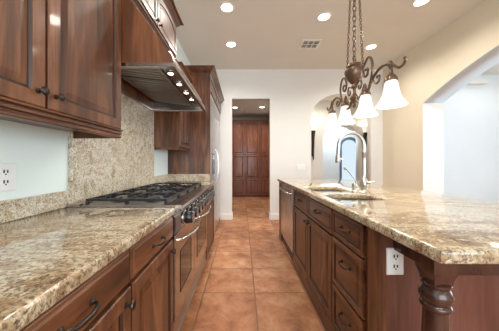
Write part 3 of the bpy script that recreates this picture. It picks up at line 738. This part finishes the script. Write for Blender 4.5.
def smooth_path(pts, n=6):
    out = []
    for i in range(len(pts)-1):
        p0, p1, p2, p3 = pts[max(i-1, 0)], pts[i], pts[i+1], pts[min(i+2, len(pts)-1)]
        for k in range(n):
            s = k/n; out.append(.5*((2*p1)+(-p0+p2)*s+(2*p0-5*p1+4*p2-p3)*s*s+(-p0+3*p1-3*p2+p3)*s**3))
    out.append(pts[-1]); return out
def spiral(cy, cz, r0, r1, a0, a1, n=22):
    return [P2(cy+(r0+(r1-r0)*k/n)*math.cos(a0+(a1-a0)*k/n), cz+(r0+(r1-r0)*k/n)*math.sin(a0+(a1-a0)*k/n)) for k in range(n+1)]
for s in (-1, 1):
    bm = bmesh.new(); J = lambda L: [P2(s*a, z) for a, z in L]
    # long arm: from urn out under, up and over the outer shade, with a curled tail
    add_tube(bm, smooth_path(J([(.03, 1.67), (.10, 1.625), (.17, 1.66), (.24, 1.74), (.30, 1.775), (.36, 1.785), (.42, 1.765), (.43, 1.73)])), .0095, 7)
    add_tube(bm, smooth_path(J([(.36, 1.785), (.43, 1.762), (.47, 1.73), (.50, 1.712), (.53, 1.715), (.548, 1.735), (.54, 1.748)])), .0082, 7)
    # upper scroll rising from the waist and curling inward
    add_tube(bm, smooth_path(J([(.19, 1.68), (.23, 1.76), (.245, 1.83), (.225, 1.895), (.185, 1.915), (.145, 1.885), (.130, 1.84), (.145, 1.80), (.175, 1.795), (.190, 1.82), (.178, 1.845), (.160, 1.838)])), .0085, 7)
    # lower scroll by the inner shade
    add_tube(bm, smooth_path(J([(.04, 1.78), (.085, 1.80), (.105, 1.765), (.09, 1.735), (.065, 1.74), (.07, 1.765)])), .0072, 7)
    add_tube(bm, smooth_path(J([(.24, 1.74), (.28, 1.70), (.315, 1.705), (.32, 1.735), (.30, 1.745), (.29, 1.73)])), .0072, 7)
    # leaf on the arm
    add_lathe(bm, P2(s*.42, 1.79), (0, s*.2, -1), [(0, 0), (.012, .01), (.016, .03), (.010, .055), (0, .07)], 8)
    obj('scroll_arm', bm, 'antique', t, smooth=50)
for k, dy in enumerate((-.43, -.155, .155, .43)):
    tp = 1.665
    bm = bmesh.new(); add_lathe(bm, P2(dy, tp+.07), (0, 0, -1), [(0, 0), (.010, .004), (.012, .03), (.026, .045), (.034, .058), (.036, .075), (.032, .076)], 18)
    if abs(dy) < .2:
        sg = 1 if dy > 0 else -1; add_tube(bm, smooth_path([P2(sg*.02, 1.70), P2(sg*.06, 1.665), P2(sg*.11, 1.70), P2(sg*.145, 1.745), P2(sg*.155, 1.725)]), .006, 7)
    sk = obj('socket_cup', bm, 'antique', t, smooth=40)
    bm = bmesh.new(); o = P2(dy, tp)
    pr = [(r_*.88, h_) for r_, h_ in [(.030, 0), (.036, -.010), (.042, -.03), (.047, -.06), (.054, -.088), (.066, -.115), (.082, -.136), (.094, -.150), (.091, -.153), (.079, -.139), (.063, -.118), (.051, -.09), (.044, -.06), (.038, -.03), (.030, -.012)]]
    add_lathe(bm, o, (0, 0, 1), pr, 28); sh = obj('glass_shade', bm, 'shade', t, smooth=50)
    d = bpy.data.lights.new('chandelier_bulb', 'POINT'); d.energy = 3.2; d.color = (1, .87, .70); d.shadow_soft_size = .03
    l = bpy.data.objects.new('chandelier_bulb', d); COL.objects.link(l); l.location = P2(dy, tp-.13)

# ------------------------------------------------------------------ sconces in the vestibule
def sconce(x, yw, z0, z1, label):
    t = thing('wall_sconce', label, 'sconce', (x, yw, (z0+z1)/2), None)
    obj('backplate', B((x-.03, x+.03, yw-.012, yw, z0+.1, z1-.06)), 'bronze', t, bevel=.004)
    bm = bmesh.new(); add_lathe(bm, (x, yw-.07, z0), (0, 0, 1), [(0, 0), (.014, .01), (.018, .05), (.030, (z1-z0)*.7), (.052, z1-z0-.02), (.058, z1-z0), (.050, z1-z0)], 16)
    add_tube(bm, [(x, yw-.01, z0+.35*(z1-z0)), (x, yw-.07, z0+.4*(z1-z0))], .01, 8); obj('torch_body', bm, 'bronze', t, smooth=40)
    bm = bmesh.new(); add_lathe(bm, (x, yw-.07, z1-.01), (0, 0, 1), [(.046, 0), (.058, .05), (.072, .12), (.090, .18), (.086, .18), (.068, .12), (.054, .05), (.04, .01)], 20); obj('glass_shade', bm, 'shade', t, smooth=50)
    d = bpy.data.lights.new('sconce_bulb', 'POINT'); d.energy = 3; d.color = (1, .84, .62); d.shadow_soft_size = .04
    l = bpy.data.objects.new('sconce_bulb', d); COL.objects.link(l); l.location = (x, yw-.09, z1+.16)
sconce(1.90, 5.9, 1.24, 2.02, 'torch wall sconce left of the inner arch, seen through the tall arch')
sconce(3.27+.02, 5.9, 1.62, 1.97, 'small wall sconce right of the inner arch behind the chandelier')

# ------------------------------------------------------------------ hall pantry cabinets
HYc = 7.47
mp = MY(HYc, -1)
seams = [-.82, -.36, .095, .595, 1.098]
for i in range(4):
    a, b = seams[i], seams[i+1]
    t = thing('pantry_cabinet', ['tall cherry pantry column hidden left of the doorway edge', 'tall cherry pantry column, leftmost seen through the doorway', 'tall cherry pantry column, middle one seen through the doorway', 'tall cherry pantry column, rightmost seen through the doorway'][i], 'cabinet', ((a+b)/2, HYc+.28, 0), 'pantry cabinets at the end of the hall')
    obj('cabinet_body', B((a+.001, b-.001, HYc, 8.04, .06, 2.56), (a+.001, b-.001, HYc+.05, 8.04, 0, .06)), 'wood_hall', t)
    for z0, z1, kz in ((1.45, 2.54, 1.50), (.63, 1.435, 1.38), (.08, .615, .56)):
        d = obj('door', panel_bm(mp, a+.012, b-.012, z0, z1), ['wood_hall', 'glaze'], t)
        knob(mp, b-.045 if i % 2 else a+.045, kz, d)
    bm = bmesh.new(); sweep(bm, crown_prof(.05, .04), (a, HYc, 2.56), (b, HYc, 2.56), (0, -1, 0)); obj('crown_moulding', bm, 'wood_hall', t)
